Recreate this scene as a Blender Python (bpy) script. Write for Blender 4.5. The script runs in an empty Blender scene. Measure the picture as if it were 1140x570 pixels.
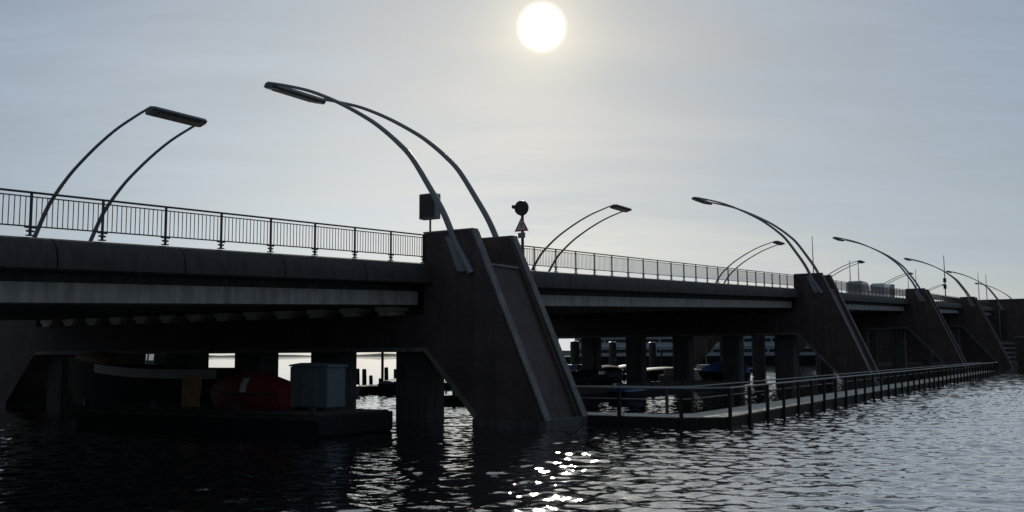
import bpy, bmesh, math, random
import numpy as np
from mathutils import Vector, Matrix
random.seed(7)
scene = bpy.context.scene
C = scene.collection

# ------------------------------------------------------------------ camera
EYE = 2.8
PITCH, ROLL = math.radians(5.752), math.radians(-0.323)
fw = Vector((0, math.cos(PITCH), math.sin(PITCH)))
up0 = Vector((0, -math.sin(PITCH), math.cos(PITCH)))
rt0 = Vector((1, 0, 0))
rt = rt0 * math.cos(ROLL) + up0 * math.sin(ROLL)
up = -rt0 * math.sin(ROLL) + up0 * math.cos(ROLL)
cam_data = bpy.data.cameras.new('camera')
cam = bpy.data.objects.new('camera', cam_data)
C.objects.link(cam)
m = Matrix.Identity(4)
for i in range(3):
    m[i][0] = rt[i]; m[i][1] = up[i]; m[i][2] = -fw[i]
m[2][3] = EYE
cam.matrix_world = m
cam_data.sensor_width = 36.0
cam_data.lens = 1090.0 / 1140.0 * 36.0
cam_data.clip_start = 0.1
cam_data.clip_end = 20000
scene.camera = cam

# ------------------------------------------------------------------ sky and sun
SUN_EL, SUN_AZ = math.radians(18.9), math.radians(1.86)     # azimuth clockwise from +Y
sun_dir = Vector((math.sin(SUN_AZ) * math.cos(SUN_EL), math.cos(SUN_AZ) * math.cos(SUN_EL), math.sin(SUN_EL)))
world = bpy.data.worlds.new('World')
scene.world = world
world.use_nodes = True
wn, wl = world.node_tree.nodes, world.node_tree.links
wn.clear()
def N(nodes, kind, **kw):
    n = nodes.new(kind)
    for k, v in kw.items():
        setattr(n, k, v)
    return n
def setin(n, **kw):
    for k, v in kw.items():
        n.inputs[k].default_value = v
out = N(wn, 'ShaderNodeOutputWorld')
bg = N(wn, 'ShaderNodeBackground'); bg.inputs['Strength'].default_value = 0.147
wl.new(bg.outputs[0], out.inputs[0])
sky = N(wn, 'ShaderNodeTexSky', sky_type='NISHITA', sun_disc=False)
sky.sun_elevation = SUN_EL
sky.sun_rotation = SUN_AZ
sky.air_density = 1.0; sky.dust_density = 0.6; sky.ozone_density = 1.5
tc = N(wn, 'ShaderNodeTexCoord')
def M(op, a, b=None, c=None, clamp=False):
    n = N(wn, 'ShaderNodeMath', operation=op, use_clamp=clamp)
    for i, v in enumerate((a, b, c)):
        if v is None: continue
        if isinstance(v, (int, float)): n.inputs[i].default_value = v
        else: wl.new(v, n.inputs[i])
    return n.outputs[0]
nrm = N(wn, 'ShaderNodeVectorMath', operation='NORMALIZE'); wl.new(tc.outputs['Generated'], nrm.inputs[0])
dot = N(wn, 'ShaderNodeVectorMath', operation='DOT_PRODUCT'); wl.new(nrm.outputs[0], dot.inputs[0])
dot.inputs[1].default_value = sun_dir
ang = M('ARCCOSINE', M('MINIMUM', dot.outputs['Value'], 0.9999999))      # angle to the sun, radians
sep = N(wn, 'ShaderNodeSeparateXYZ'); wl.new(nrm.outputs[0], sep.inputs[0])
# thin streaky cloud veil laid on a plane high above
zc = M('MAXIMUM', sep.outputs['Z'], 0.02)
comb = N(wn, 'ShaderNodeCombineXYZ')
wl.new(M('DIVIDE', sep.outputs['X'], M('ADD', zc, 0.12)), comb.inputs[0])
wl.new(M('DIVIDE', sep.outputs['Y'], M('ADD', zc, 0.12)), comb.inputs[1])
mp = N(wn, 'ShaderNodeMapping'); wl.new(comb.outputs[0], mp.inputs[0])
mp.inputs['Rotation'].default_value = (0, 0, math.radians(14)); mp.inputs['Scale'].default_value = (0.55, 1.5, 1)
nz = N(wn, 'ShaderNodeTexNoise'); wl.new(mp.outputs[0], nz.inputs['Vector'])
setin(nz, Scale=1.1, Detail=7.0, Roughness=0.55, Distortion=0.5)
mp2 = N(wn, 'ShaderNodeMapping'); wl.new(comb.outputs[0], mp2.inputs[0])
mp2.inputs['Rotation'].default_value = (0, 0, math.radians(-22)); mp2.inputs['Scale'].default_value = (0.8, 2.6, 1)
nz2 = N(wn, 'ShaderNodeTexNoise'); wl.new(mp2.outputs[0], nz2.inputs['Vector'])
setin(nz2, Scale=1.6, Detail=6.0, Roughness=0.6, Distortion=0.3)
mr = N(wn, 'ShaderNodeMapRange'); wl.new(M('ADD', M('MULTIPLY', nz.outputs['Fac'], 0.6), M('MULTIPLY', nz2.outputs['Fac'], 0.4)), mr.inputs['Value'])
setin(mr, **{'From Min': 0.36, 'From Max': 0.64, 'To Min': 0.60, 'To Max': 0.96})
# light scattered forward through the veil: brighter towards the sun
glow = M('ADD', M('MULTIPLY', M('EXPONENT', M('MULTIPLY', ang, -1.0 / math.radians(75))), 3.0), 0.65)
vcol = N(wn, 'ShaderNodeMix', data_type='RGBA'); wl.new(M('EXPONENT', M('MULTIPLY', ang, -1.0 / math.radians(15))), vcol.inputs['Factor'])
vcol.inputs['A'].default_value = (0.78, 1.0, 1.26, 1); vcol.inputs['B'].default_value = (0.87, 0.855, 0.81, 1)
veil = N(wn, 'ShaderNodeVectorMath', operation='SCALE'); wl.new(vcol.outputs['Result'], veil.inputs[0])
cl = N(wn, 'ShaderNodeMapRange'); wl.new(nz2.outputs['Fac'], cl.inputs['Value'])
setin(cl, **{'From Min': 0.3, 'From Max': 0.7, 'To Min': 0.94, 'To Max': 1.05})
wl.new(M('MULTIPLY', glow, cl.outputs[0]), veil.inputs['Scale'])
mixv = N(wn, 'ShaderNodeMix', data_type='RGBA'); wl.new(mr.outputs[0], mixv.inputs['Factor'])
skys = N(wn, 'ShaderNodeVectorMath', operation='SCALE'); wl.new(sky.outputs[0], skys.inputs[0]); skys.inputs['Scale'].default_value = 0.30
wl.new(skys.outputs[0], mixv.inputs['A']); wl.new(veil.outputs[0], mixv.inputs['B'])
# the hazy sun: aureole and burnt-out disc, fixed in the sky at the sun's own direction
aur = M('ADD', M('MULTIPLY', M('EXPONENT', M('MULTIPLY', ang, -1.0 / math.radians(1.9))), 3.6),
        M('MULTIPLY', M('EXPONENT', M('MULTIPLY', ang, -1.0 / math.radians(8.0))), 0.15))
aurc = N(wn, 'ShaderNodeVectorMath', operation='SCALE'); aurc.inputs[0].default_value = (1.0, 0.88, 0.62); wl.new(aur, aurc.inputs['Scale'])
dm = N(wn, 'ShaderNodeMapRange', interpolation_type='SMOOTHSTEP'); wl.new(ang, dm.inputs['Value'])
setin(dm, **{'From Min': math.radians(0.35), 'From Max': math.radians(1.6), 'To Min': 12.0, 'To Max': 0.0})
discc = N(wn, 'ShaderNodeVectorMath', operation='SCALE'); discc.inputs[0].default_value = (1.0, 0.97, 0.9); wl.new(dm.outputs[0], discc.inputs['Scale'])
# whiter, denser veil low over the horizon
hz = M('MULTIPLY', M('EXPONENT', M('MULTIPLY', M('ABSOLUTE', M('ARCSINE', sep.outputs['Z'])), -1.0 / math.radians(9.0))), M('ADD', M('MULTIPLY', M('EXPONENT', M('MULTIPLY', ang, -1.0 / math.radians(30))), 2.1), 0.25))
# a thicker pale cloud bank low in the sky, left of the sun
bd = N(wn, 'ShaderNodeVectorMath', operation='DOT_PRODUCT'); wl.new(nrm.outputs[0], bd.inputs[0])
bd.inputs[1].default_value = (math.sin(math.radians(-11)) * math.cos(math.radians(8)), math.cos(math.radians(-11)) * math.cos(math.radians(8)), math.sin(math.radians(8)))
bang = M('DIVIDE', M('ARCCOSINE', M('MINIMUM', bd.outputs['Value'], 0.9999999)), math.radians(14))
bank = M('MULTIPLY', M('EXPONENT', M('MULTIPLY', M('MULTIPLY', bang, bang), -1.0)), M('ADD', M('MULTIPLY', nz.outputs['Fac'], 1.6), 0.15))
hz = M('ADD', hz, bank)
hzc = N(wn, 'ShaderNodeVectorMath', operation='SCALE'); hzc.inputs[0].default_value = (1.0, 0.97, 0.86); wl.new(hz, hzc.inputs['Scale'])
add0 = N(wn, 'ShaderNodeVectorMath', operation='ADD'); wl.new(aurc.outputs[0], add0.inputs[0]); wl.new(hzc.outputs[0], add0.inputs[1])
add1 = N(wn, 'ShaderNodeVectorMath', operation='ADD'); wl.new(mixv.outputs['Result'], add1.inputs[0]); wl.new(add0.outputs[0], add1.inputs[1])
add2 = N(wn, 'ShaderNodeVectorMath', operation='ADD'); wl.new(add1.outputs[0], add2.inputs[0]); wl.new(discc.outputs[0], add2.inputs[1])
wl.new(add2.outputs[0], bg.inputs['Color'])

sun_data = bpy.data.lights.new('sun', 'SUN')
sun_data.energy = 2.2; sun_data.angle = math.radians(0.6); sun_data.color = (1.0, 0.93, 0.8)
sun = bpy.data.objects.new('sun', sun_data); C.objects.link(sun)
sun.rotation_euler = sun_dir.to_track_quat('Z', 'Y').to_euler()

vs = scene.view_settings
vs.view_transform = 'Standard'; vs.look = 'None'; vs.exposure = 0.0; vs.gamma = 1.0; vs.use_curve_mapping = False
scene.render.resolution_x = 1024; scene.render.resolution_y = 512

# ------------------------------------------------------------------ the bridge's own frame: t outwards (local x), s along (local y)
AZ = math.radians(31.616)
U = Vector((math.sin(AZ), math.cos(AZ), 0)); Wd = Vector((math.cos(AZ), -math.sin(AZ), 0))
ORG = Vector((-3.6136, 40.0, 0))
def at(s, t, z=0.0):
    p = ORG + U * s + Wd * t
    return Vector((p.x, p.y, z))
DK = [(-80, 3.6), (-20, 5.87), (0, 6.57), (54.5, 8.50), (108.5, 10.1), (163, 11.55), (217, 12.9), (320, 13.6)]
def deck(s):
    for (a, za), (b, zb) in zip(DK, DK[1:]):
        if s <= b:
            return za + (zb - za) * (s - a) / (b - a)
    return DK[-1][1]
BW = 26.5        # bridge width
PW = 3.4         # pier width along the bridge
PIERS = [0, 54.5, 108.5, 163.0]

# ------------------------------------------------------------------ materials
MAT = {}
def mat(name, col, rough=0.7, metal=0.0, var=0.25, scale=3.0, bump=0.0, bscale=40.0, spec=0.5, coord='Object', streak=0.0):
    m = bpy.data.materials.new(name); m.use_nodes = True
    n, l = m.node_tree.nodes, m.node_tree.links
    b = n['Principled BSDF']; b.inputs['Roughness'].default_value = rough; b.inputs['Metallic'].default_value = metal
    b.inputs['Specular IOR Level'].default_value = spec
    t = n.new('ShaderNodeTexCoord')
    ns = n.new('ShaderNodeTexNoise'); ns.inputs['Scale'].default_value = scale; ns.inputs['Detail'].default_value = 8; ns.inputs['Roughness'].default_value = 0.65
    l.new(t.outputs[coord], ns.inputs['Vector'])
    r = n.new('ShaderNodeValToRGB'); l.new(ns.outputs['Fac'], r.inputs[0])
    lo = tuple(c * (1 - var) for c in col) + (1,); hi = tuple(min(1, c * (1 + var)) for c in col) + (1,)
    r.color_ramp.elements[0].color = lo; r.color_ramp.elements[0].position = 0.3
    r.color_ramp.elements[1].color = hi; r.color_ramp.elements[1].position = 0.7
    res = r.outputs[0]
    if streak:
        mpn = n.new('ShaderNodeMapping'); mpn.inputs['Scale'].default_value = (2.2, 2.2, 0.12); l.new(t.outputs[coord], mpn.inputs[0])
        n2 = n.new('ShaderNodeTexNoise'); n2.inputs['Scale'].default_value = 2.5; n2.inputs['Detail'].default_value = 6; l.new(mpn.outputs[0], n2.inputs['Vector'])
        r2 = n.new('ShaderNodeValToRGB'); l.new(n2.outputs['Fac'], r2.inputs[0])
        r2.color_ramp.elements[0].position = 0.38; r2.color_ramp.elements[0].color = (1 - streak,) * 3 + (1,)
        r2.color_ramp.elements[1].position = 0.6; r2.color_ramp.elements[1].color = (1, 1, 1, 1)
        mx = n.new('ShaderNodeMix'); mx.data_type = 'RGBA'; mx.blend_type = 'MULTIPLY'; mx.inputs['Factor'].default_value = 1
        l.new(res, mx.inputs['A']); l.new(r2.outputs[0], mx.inputs['B']); res = mx.outputs['Result']
    l.new(res, b.inputs['Base Color'])
    if bump:
        nb = n.new('ShaderNodeTexNoise'); nb.inputs['Scale'].default_value = bscale; nb.inputs['Detail'].default_value = 4
        l.new(t.outputs[coord], nb.inputs['Vector'])
        bp = n.new('ShaderNodeBump'); bp.inputs['Strength'].default_value = bump; bp.inputs['Distance'].default_value = 0.02
        l.new(nb.outputs['Fac'], bp.inputs['Height']); l.new(bp.outputs[0], b.inputs['Normal'])
    MAT[name] = m
    return m
def brick_mat(name, c1, c2, mortar):
    m = bpy.data.materials.new(name); m.use_nodes = True
    n, l = m.node_tree.nodes, m.node_tree.links
    b = n['Principled BSDF']; b.inputs['Roughness'].default_value = 0.8
    t = n.new('ShaderNodeTexCoord'); sp = n.new('ShaderNodeSeparateXYZ'); l.new(t.outputs['Object'], sp.inputs[0])
    ad = n.new('ShaderNodeMath'); ad.operation = 'ADD'; l.new(sp.outputs[0], ad.inputs[0]); l.new(sp.outputs[1], ad.inputs[1])
    cb = n.new('ShaderNodeCombineXYZ'); l.new(ad.outputs[0], cb.inputs[0]); l.new(sp.outputs[2], cb.inputs[1])
    br = n.new('ShaderNodeTexBrick'); l.new(cb.outputs[0], br.inputs['Vector'])
    br.inputs['Scale'].default_value = 1.0; br.inputs['Brick Width'].default_value = 0.22; br.inputs['Row Height'].default_value = 0.065
    br.inputs['Mortar Size'].default_value = 0.006; br.inputs['Color1'].default_value = c1 + (1,); br.inputs['Color2'].default_value = c2 + (1,)
    br.inputs['Mortar'].default_value = mortar + (1,)
    ns = n.new('ShaderNodeTexNoise'); ns.inputs['Scale'].default_value = 0.8; ns.inputs['Detail'].default_value = 6; l.new(t.outputs['Object'], ns.inputs['Vector'])
    r = n.new('ShaderNodeValToRGB'); l.new(ns.outputs['Fac'], r.inputs[0])
    r.color_ramp.elements[0].position = 0.3; r.color_ramp.elements[0].color = (0.6, 0.6, 0.62, 1); r.color_ramp.elements[1].position = 0.7
    mx = n.new('ShaderNodeMix'); mx.data_type = 'RGBA'; mx.blend_type = 'MULTIPLY'; mx.inputs['Factor'].default_value = 1
    mpn = n.new('ShaderNodeMapping'); mpn.inputs['Scale'].default_value = (1.6, 1.6, 0.10); l.new(t.outputs['Object'], mpn.inputs[0])
    n2 = n.new('ShaderNodeTexNoise'); n2.inputs['Scale'].default_value = 2.0; n2.inputs['Detail'].default_value = 6; l.new(mpn.outputs[0], n2.inputs['Vector'])
    r2 = n.new('ShaderNodeValToRGB'); l.new(n2.outputs['Fac'], r2.inputs[0])
    r2.color_ramp.elements[0].position = 0.36; r2.color_ramp.elements[0].color = (0.76, 0.77, 0.79, 1)
    r2.color_ramp.elements[1].position = 0.62; r2.color_ramp.elements[1].color = (1, 1, 1, 1)
    m2 = n.new('ShaderNodeMix'); m2.data_type = 'RGBA'; m2.blend_type = 'MULTIPLY'; m2.inputs['Factor'].default_value = 1
    l.new(br.outputs['Color'], mx.inputs['A']); l.new(r.outputs[0], mx.inputs['B'])
    l.new(mx.outputs['Result'], m2.inputs['A']); l.new(r2.outputs[0], m2.inputs['B']); l.new(m2.outputs['Result'], b.inputs['Base Color'])
    bp = n.new('ShaderNodeBump'); bp.inputs['Strength'].default_value = 0.5; bp.inputs['Distance'].default_value = 0.01; bp.invert = True
    l.new(br.outputs['Fac'], bp.inputs['Height']); l.new(bp.outputs[0], b.inputs['Normal'])
    MAT[name] = m
brick_mat('brick', (0.115, 0.068, 0.066), (0.080, 0.054, 0.056), (0.12, 0.115, 0.115))
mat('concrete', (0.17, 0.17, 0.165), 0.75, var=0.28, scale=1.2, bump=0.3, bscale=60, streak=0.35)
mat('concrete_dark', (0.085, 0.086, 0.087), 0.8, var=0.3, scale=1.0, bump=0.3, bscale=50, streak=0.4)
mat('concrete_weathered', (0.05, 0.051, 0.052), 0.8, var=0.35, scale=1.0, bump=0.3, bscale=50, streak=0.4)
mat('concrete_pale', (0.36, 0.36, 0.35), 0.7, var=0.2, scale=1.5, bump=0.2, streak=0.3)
mat('bearing_lit', (0.8, 0.76, 0.66), 0.8, var=0.2)  # colour paled to stand in for light thrown up off sunlit water
mat('asphalt', (0.05, 0.05, 0.052), 0.85, var=0.3, scale=8, bump=0.4)
mat('steel_tube', (0.2, 0.21, 0.225), 0.5, metal=0.2, var=0.12, scale=6)
mat('lamp_case', (0.09, 0.095, 0.1), 0.5, metal=0.2, var=0.12)
mat('lamp_glass', (0.06, 0.06, 0.06), 0.6, var=0.1)
mat('rail_paint', (0.045, 0.03, 0.032), 0.5, var=0.2, scale=10)
mat('galvanised', (0.2, 0.205, 0.21), 0.42, metal=0.7, var=0.2, scale=12)
mat('timber_dark', (0.045, 0.04, 0.034), 0.8, var=0.4, scale=4, bump=0.4, bscale=25, streak=0.4)
mat('timber_wet', (0.018, 0.017, 0.015), 0.75, var=0.4, scale=4, bump=0.4, bscale=25, streak=0.4, spec=0.3)
mat('timber_deck', (0.5, 0.47, 0.41), 0.75, var=0.3, scale=2.5, bump=0.3, bscale=30)
mat('black_paint', (0.02, 0.02, 0.022), 0.5, var=0.2)
mat('sign_grey', (0.16, 0.17, 0.18), 0.5, var=0.1)
mat('sign_red', (0.45, 0.03, 0.03), 0.45, var=0.1)
mat('sign_white', (0.5, 0.5, 0.48), 0.45, var=0.06)
mat('hull_white', (0.62, 0.62, 0.6), 0.35, var=0.12)
mat('hull_dark', (0.012, 0.014, 0.018), 0.8, var=0.2, spec=0.2)
mat('hull_blue', (0.03, 0.07, 0.2), 0.5, var=0.2)
mat('tarp_yellow', (0.22, 0.15, 0.04), 0.7, var=0.25)
mat('tarp_red', (0.17, 0.018, 0.018), 0.65, var=0.2)
mat('tarp_grey', (0.13, 0.165, 0.19), 0.6, var=0.2)
mat('tarp_blue', (0.04, 0.13, 0.42), 0.6, var=0.2)
mat('board_ochre', (0.40, 0.22, 0.09), 0.7, var=0.25)
mat('ship_grey', (0.3, 0.34, 0.38), 0.55, var=0.1, scale=0.3)
mat('ship_white', (0.6, 0.62, 0.63), 0.5, var=0.08, scale=0.3)
mat('glass_dark', (0.02, 0.024, 0.03), 0.08, var=0.1)
mat('tyre', (0.02, 0.02, 0.02), 0.8, var=0.1)
mat('car_white', (0.7, 0.7, 0.7), 0.3, var=0.03)
mat('car_silver', (0.3, 0.31, 0.33), 0.3, metal=0.4, var=0.03)
mat('shore_green', (0.05, 0.065, 0.05), 0.9, var=0.4, scale=0.05)

def water_material():
    m = bpy.data.materials.new('water'); m.use_nodes = True
    n, l = m.node_tree.nodes, m.node_tree.links
    b = n['Principled BSDF']; b.inputs['Base Color'].default_value = (0.006, 0.009, 0.013, 1)
    b.inputs['Roughness'].default_value = 0.012; b.inputs['IOR'].default_value = WATER_IOR
    t = n.new('ShaderNodeTexCoord')
    def layer(scale, rot, sx, sy, detail, dist):
        mp_ = n.new('ShaderNodeMapping'); mp_.inputs['Rotation'].default_value = (0, 0, math.radians(rot)); mp_.inputs['Scale'].default_value = (sx, sy, 1)
        l.new(t.outputs['Object'], mp_.inputs[0])
        q = n.new('ShaderNodeTexNoise'); q.inputs['Scale'].default_value = scale; q.inputs['Detail'].default_value = detail
        q.inputs['Roughness'].default_value = 0.5; q.inputs['Distortion'].default_value = dist
        l.new(mp_.outputs[0], q.inputs['Vector']); return q.outputs['Fac']
    def mul(a, k):
        q = n.new('ShaderNodeMath'); q.operation = 'MULTIPLY'; l.new(a, q.inputs[0]); q.inputs[1].default_value = k; return q.outputs[0]
    def add(a, c):
        q = n.new('ShaderNodeMath'); q.operation = 'ADD'; l.new(a, q.inputs[0]); l.new(c, q.inputs[1]); return q.outputs[0]
    h = add(mul(layer(2.6, -12, 0.7, 1.3, 2, 0.4), 0.05), mul(layer(7.0, 20, 0.8, 1.2, 2, 0.3), 0.016))
    bp = n.new('ShaderNodeBump'); bp.inputs['Strength'].default_value = 1.0; bp.inputs['Distance'].default_value = WATER_BUMP
    l.new(h, bp.inputs['Height']); l.new(bp.outputs[0], b.inputs['Normal'])
    b.inputs['Coat Weight'].default_value = 1.0; b.inputs['Coat Roughness'].default_value = 0.012; b.inputs['Coat IOR'].default_value = 1.6; l.new(bp.outputs[0], b.inputs['Coat Normal'])
    MAT['water'] = m
WATER_IOR, WATER_BUMP, WAVE_SLOPE = 1.8, 0.28, 0.14
water_material()

# ------------------------------------------------------------------ mesh helpers
class MB:
    def __init__(self): self.v = []; self.f = []; self.smooth = False
    def quadbox(self, p):           # 8 points: bottom four then top four, both counter-clockwise
        o = len(self.v); self.v += [tuple(q) for q in p]
        self.f += [tuple(o + i for i in f) for f in ((3, 2, 1, 0), (4, 5, 6, 7), (0, 1, 5, 4), (1, 2, 6, 5), (2, 3, 7, 6), (3, 0, 4, 7))]
        return self
    def box(self, x0, x1, y0, y1, z0, z1, slope=0.0):   # slope: rise in z per unit of y
        a = slope * y0; b = slope * y1
        return self.quadbox([(x0, y0, z0 + a), (x1, y0, z0 + a), (x1, y1, z0 + b), (x0, y1, z0 + b), (x0, y0, z1 + a), (x1, y0, z1 + a), (x1, y1, z1 + b), (x0, y1, z1 + b)])
    def extrude(self, prof, y0, y1, slope=0.0):          # closed profile of (x, z), swept along y
        o = len(self.v); k = len(prof)
        for y in (y0, y1):
            self.v += [(x, y, z + slope * y) for x, z in prof]
        for i in range(k):
            j = (i + 1) % k
            self.f.append((o + i, o + j, o + k + j, o + k + i))
        self.f.append(tuple(o + i for i in reversed(range(k)))); self.f.append(tuple(o + k + i for i in range(k)))
        return self
    def tube(self, pts, rad, seg=10, caps=True):
        pts = [Vector(p) for p in pts]; o = len(self.v); n = len(pts)
        prev = None
        for i, p in enumerate(pts):
            d = (pts[min(i + 1, n - 1)] - pts[max(i - 1, 0)]).normalized()
            if prev is None:
                a = Vector((0, 0, 1)) if abs(d.z) < 0.9 else Vector((1, 0, 0))
                e1 = d.cross(a).normalized()
            else:
                e1 = (prev - d * prev.dot(d)).normalized()
            prev = e1; e2 = d.cross(e1)
            r = rad[i] if isinstance(rad, (list, tuple)) else rad
            for k in range(seg):
                th = 2 * math.pi * k / seg
                self.v.append(tuple(p + (e1 * math.cos(th) + e2 * math.sin(th)) * r))
        for i in range(n - 1):
            for k in range(seg):
                k2 = (k + 1) % seg
                self.f.append((o + i * seg + k, o + i * seg + k2, o + (i + 1) * seg + k2, o + (i + 1) * seg + k))
        if caps:
            self.f.append(tuple(o + k for k in reversed(range(seg)))); self.f.append(tuple(o + (n - 1) * seg + k for k in range(seg)))
        self.smooth = True
        return self
    def loft(self, rings, closed_ring=True, caps=True):
        o = len(self.v); k = len(rings[0])
        for r in rings: self.v += [tuple(p) for p in r]
        for i in range(len(rings) - 1):
            for j in range(k if closed_ring else k - 1):
                j2 = (j + 1) % k
                self.f.append((o + i * k + j, o + i * k + j2, o + (i + 1) * k + j2, o + (i + 1) * k + j))
        if caps:
            self.f.append(tuple(o + j for j in reversed(range(k)))); self.f.append(tuple(o + (len(rings) - 1) * k + j for j in range(k)))
        return self
    def mesh(self, name, material):
        me = bpy.data.meshes.new(name); me.from_pydata(self.v, [], self.f)
        bm = bmesh.new(); bm.from_mesh(me); bmesh.ops.recalc_face_normals(bm, faces=bm.faces); bm.to_mesh(me); bm.free()
        me.materials.append(MAT[material])
        if self.smooth:
            me.polygons.foreach_set('use_smooth', [True] * len(me.polygons))
            try: me.set_sharp_from_angle(angle=math.radians(40))
            except Exception: pass
        return me
    def build(self, name, material, parent=None, bevel=0.0):
        o = bpy.data.objects.new(name, self.mesh(name, material)); C.objects.link(o)
        if parent is not None: o.parent = parent
        if bevel:
            b = o.modifiers.new('bevel', 'BEVEL'); b.width = bevel; b.segments = 2; b.limit_method = 'ANGLE'; b.angle_limit = math.radians(40)
        return o
def place(name, me, parent=None, loc=(0, 0, 0), rz=0.0):
    o = bpy.data.objects.new(name, me); C.objects.link(o); o.location = loc; o.rotation_euler = (0, 0, rz)
    if parent is not None: o.parent = parent
    return o
def tag(o, label=None, cat=None, group=None, kind=None):
    if label: o['label'] = label
    if cat: o['category'] = cat
    if group: o['group'] = group
    if kind: o['kind'] = kind
    return o
def thing(name, label, cat, s, t, z, rz=0.0, group=None):   # an Empty in the bridge's frame; local x = outwards, y = along
    e = bpy.data.objects.new(name, None); C.objects.link(e)
    e.location = at(s, t, z); e.rotation_euler = (0, 0, -AZ + rz); e.empty_display_size = 0.5
    return tag(e, label, cat, group)

# ------------------------------------------------------------------ water and far shore
def build_water():
    # one sheet to the horizon, its rows and columns closer together near the quay; ripples are real waves
    def lines(c, lo, hi, d0, core, p, far):
        out_ = [c]
        for sg, lim in ((1, hi), (-1, lo)):
            v = c; acc = []
            while (v - lim) * sg < 0:
                r_ = abs(v - c); d = d0 * max(1.0, (r_ / core) ** p) if r_ < far else max(0.8, 0.15 * (r_ - far)); v += sg * d; acc.append(v)
            out_ = acc[::-1] + out_ if sg < 0 else out_ + acc
        return np.array(out_)
    xs = lines(6.0, -6000, 6000, 0.125, 24.0, 1.15, 105.0)
    ys = np.concatenate([np.array([-300.0, -60, -20, 0, 6, 9]), lines(11.0, 11.0, 6000, 0.088, 26.0, 1.08, 135.0)])
    X, Y = np.meshgrid(xs, ys); DX = np.gradient(xs)[None, :]; DY = np.gradient(ys)[:, None]
    Z = np.zeros_like(X); rng = np.random.RandomState(5)
    n = 56
    for k in range(n):
        lam = 0.27 * (1.7 / 0.27) ** ((k + rng.rand()) / n)
        th = math.radians(90 - 8) + rng.uniform(-1.25, 1.25)
        kx, ky = math.cos(th), math.sin(th); kk = 2 * math.pi / lam
        amp = WAVE_SLOPE * math.sqrt(2.0 / n) / kk * (1.35 if lam < 0.75 else 0.72)
        eff = np.sqrt((DX * kx) ** 2 + (DY * ky) ** 2)
        fade = np.clip((lam / eff - 2.2) / 1.2, 0, 1)
        ph = rng.rand() * 6.283
        w_ = np.sin(kk * (kx * X + ky * Y) + ph + 0.6 * np.sin(X * 0.07 * ky + ph) + 0.5 * np.sin(Y * 0.09 + 2 * ph))
        gust = 0.8 + 0.35 * np.sin(X * 0.051 + Y * 0.033 + ph) * np.sin(Y * 0.061 - X * 0.02 + 1.7 * ph)
        Z += amp * fade * gust * w_
    nx, ny = len(xs), len(ys)
    me = bpy.data.meshes.new('water')
    me.vertices.add(nx * ny)
    me.vertices.foreach_set('co', np.stack([X, Y, Z], -1).astype(np.float32).ravel())
    i = (np.arange(ny - 1)[:, None] * nx + np.arange(nx - 1)[None, :]).ravel()
    quads = np.stack([i, i + 1, i + nx + 1, i + nx], -1).astype(np.int32)
    nf = len(quads)
    me.loops.add(nf * 4); me.loops.foreach_set('vertex_index', quads.ravel())
    me.polygons.add(nf); me.polygons.foreach_set('loop_start', np.arange(nf, dtype=np.int32) * 4); me.polygons.foreach_set('loop_total', np.full(nf, 4, dtype=np.int32))
    me.polygons.foreach_set('use_smooth', np.ones(nf, dtype=bool))
    me.update(calc_edges=True); me.materials.append(MAT['water'])
    print('water grid', nx, ny)
    o = bpy.data.objects.new('water', me); C.objects.link(o); tag(o, kind='structure')
    h = MB()
    pts = []
    for i in range(121):
        x = -3000 + i * 50
        pts.append((x, 2600 + 60 * math.sin(i * .3), 6 + 5 * random.random() + 4 * math.sin(i * .23)))
    for i, (x, y, z) in enumerate(pts): h.v += [(x, y, -1), (x, y + 40, z), (x, y + 400, -1)]
    for i in range(120):
        a = i * 3; h.f += [(a, a + 3, a + 4, a + 1), (a + 1, a + 4, a + 5, a + 2)]
    tag(h.build('hills', 'shore_green'), kind='structure')
    q = MB(); q.box(-400, 400, -290, -1.2, -3, 1.15); tag(q.build('light_block_quay', 'concrete'), kind='structure')  # unseen quay, added with the bank to block low light from behind
    g = MB(); n = 80  # unseen bank added behind the camera, keeps low sky light off the bridge
    for i in range(n + 1):
        x = -400 + i * 10
        g.v += [(x, -38 - 4 * math.sin(i * .7), 1.16), (x, -48, 9 + 3 * random.random() + 2 * math.sin(i * .4)), (x, -70, 11 + 3 * random.random()), (x, -110, 1.16)]
    for i in range(n):
        a = i * 4; g.f += [(a + j, a + 4 + j, a + 5 + j, a + 1 + j) for j in range(3)]
    tag(g.build('light_block_bank', 'shore_green'), kind='structure')
build_water()

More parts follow.
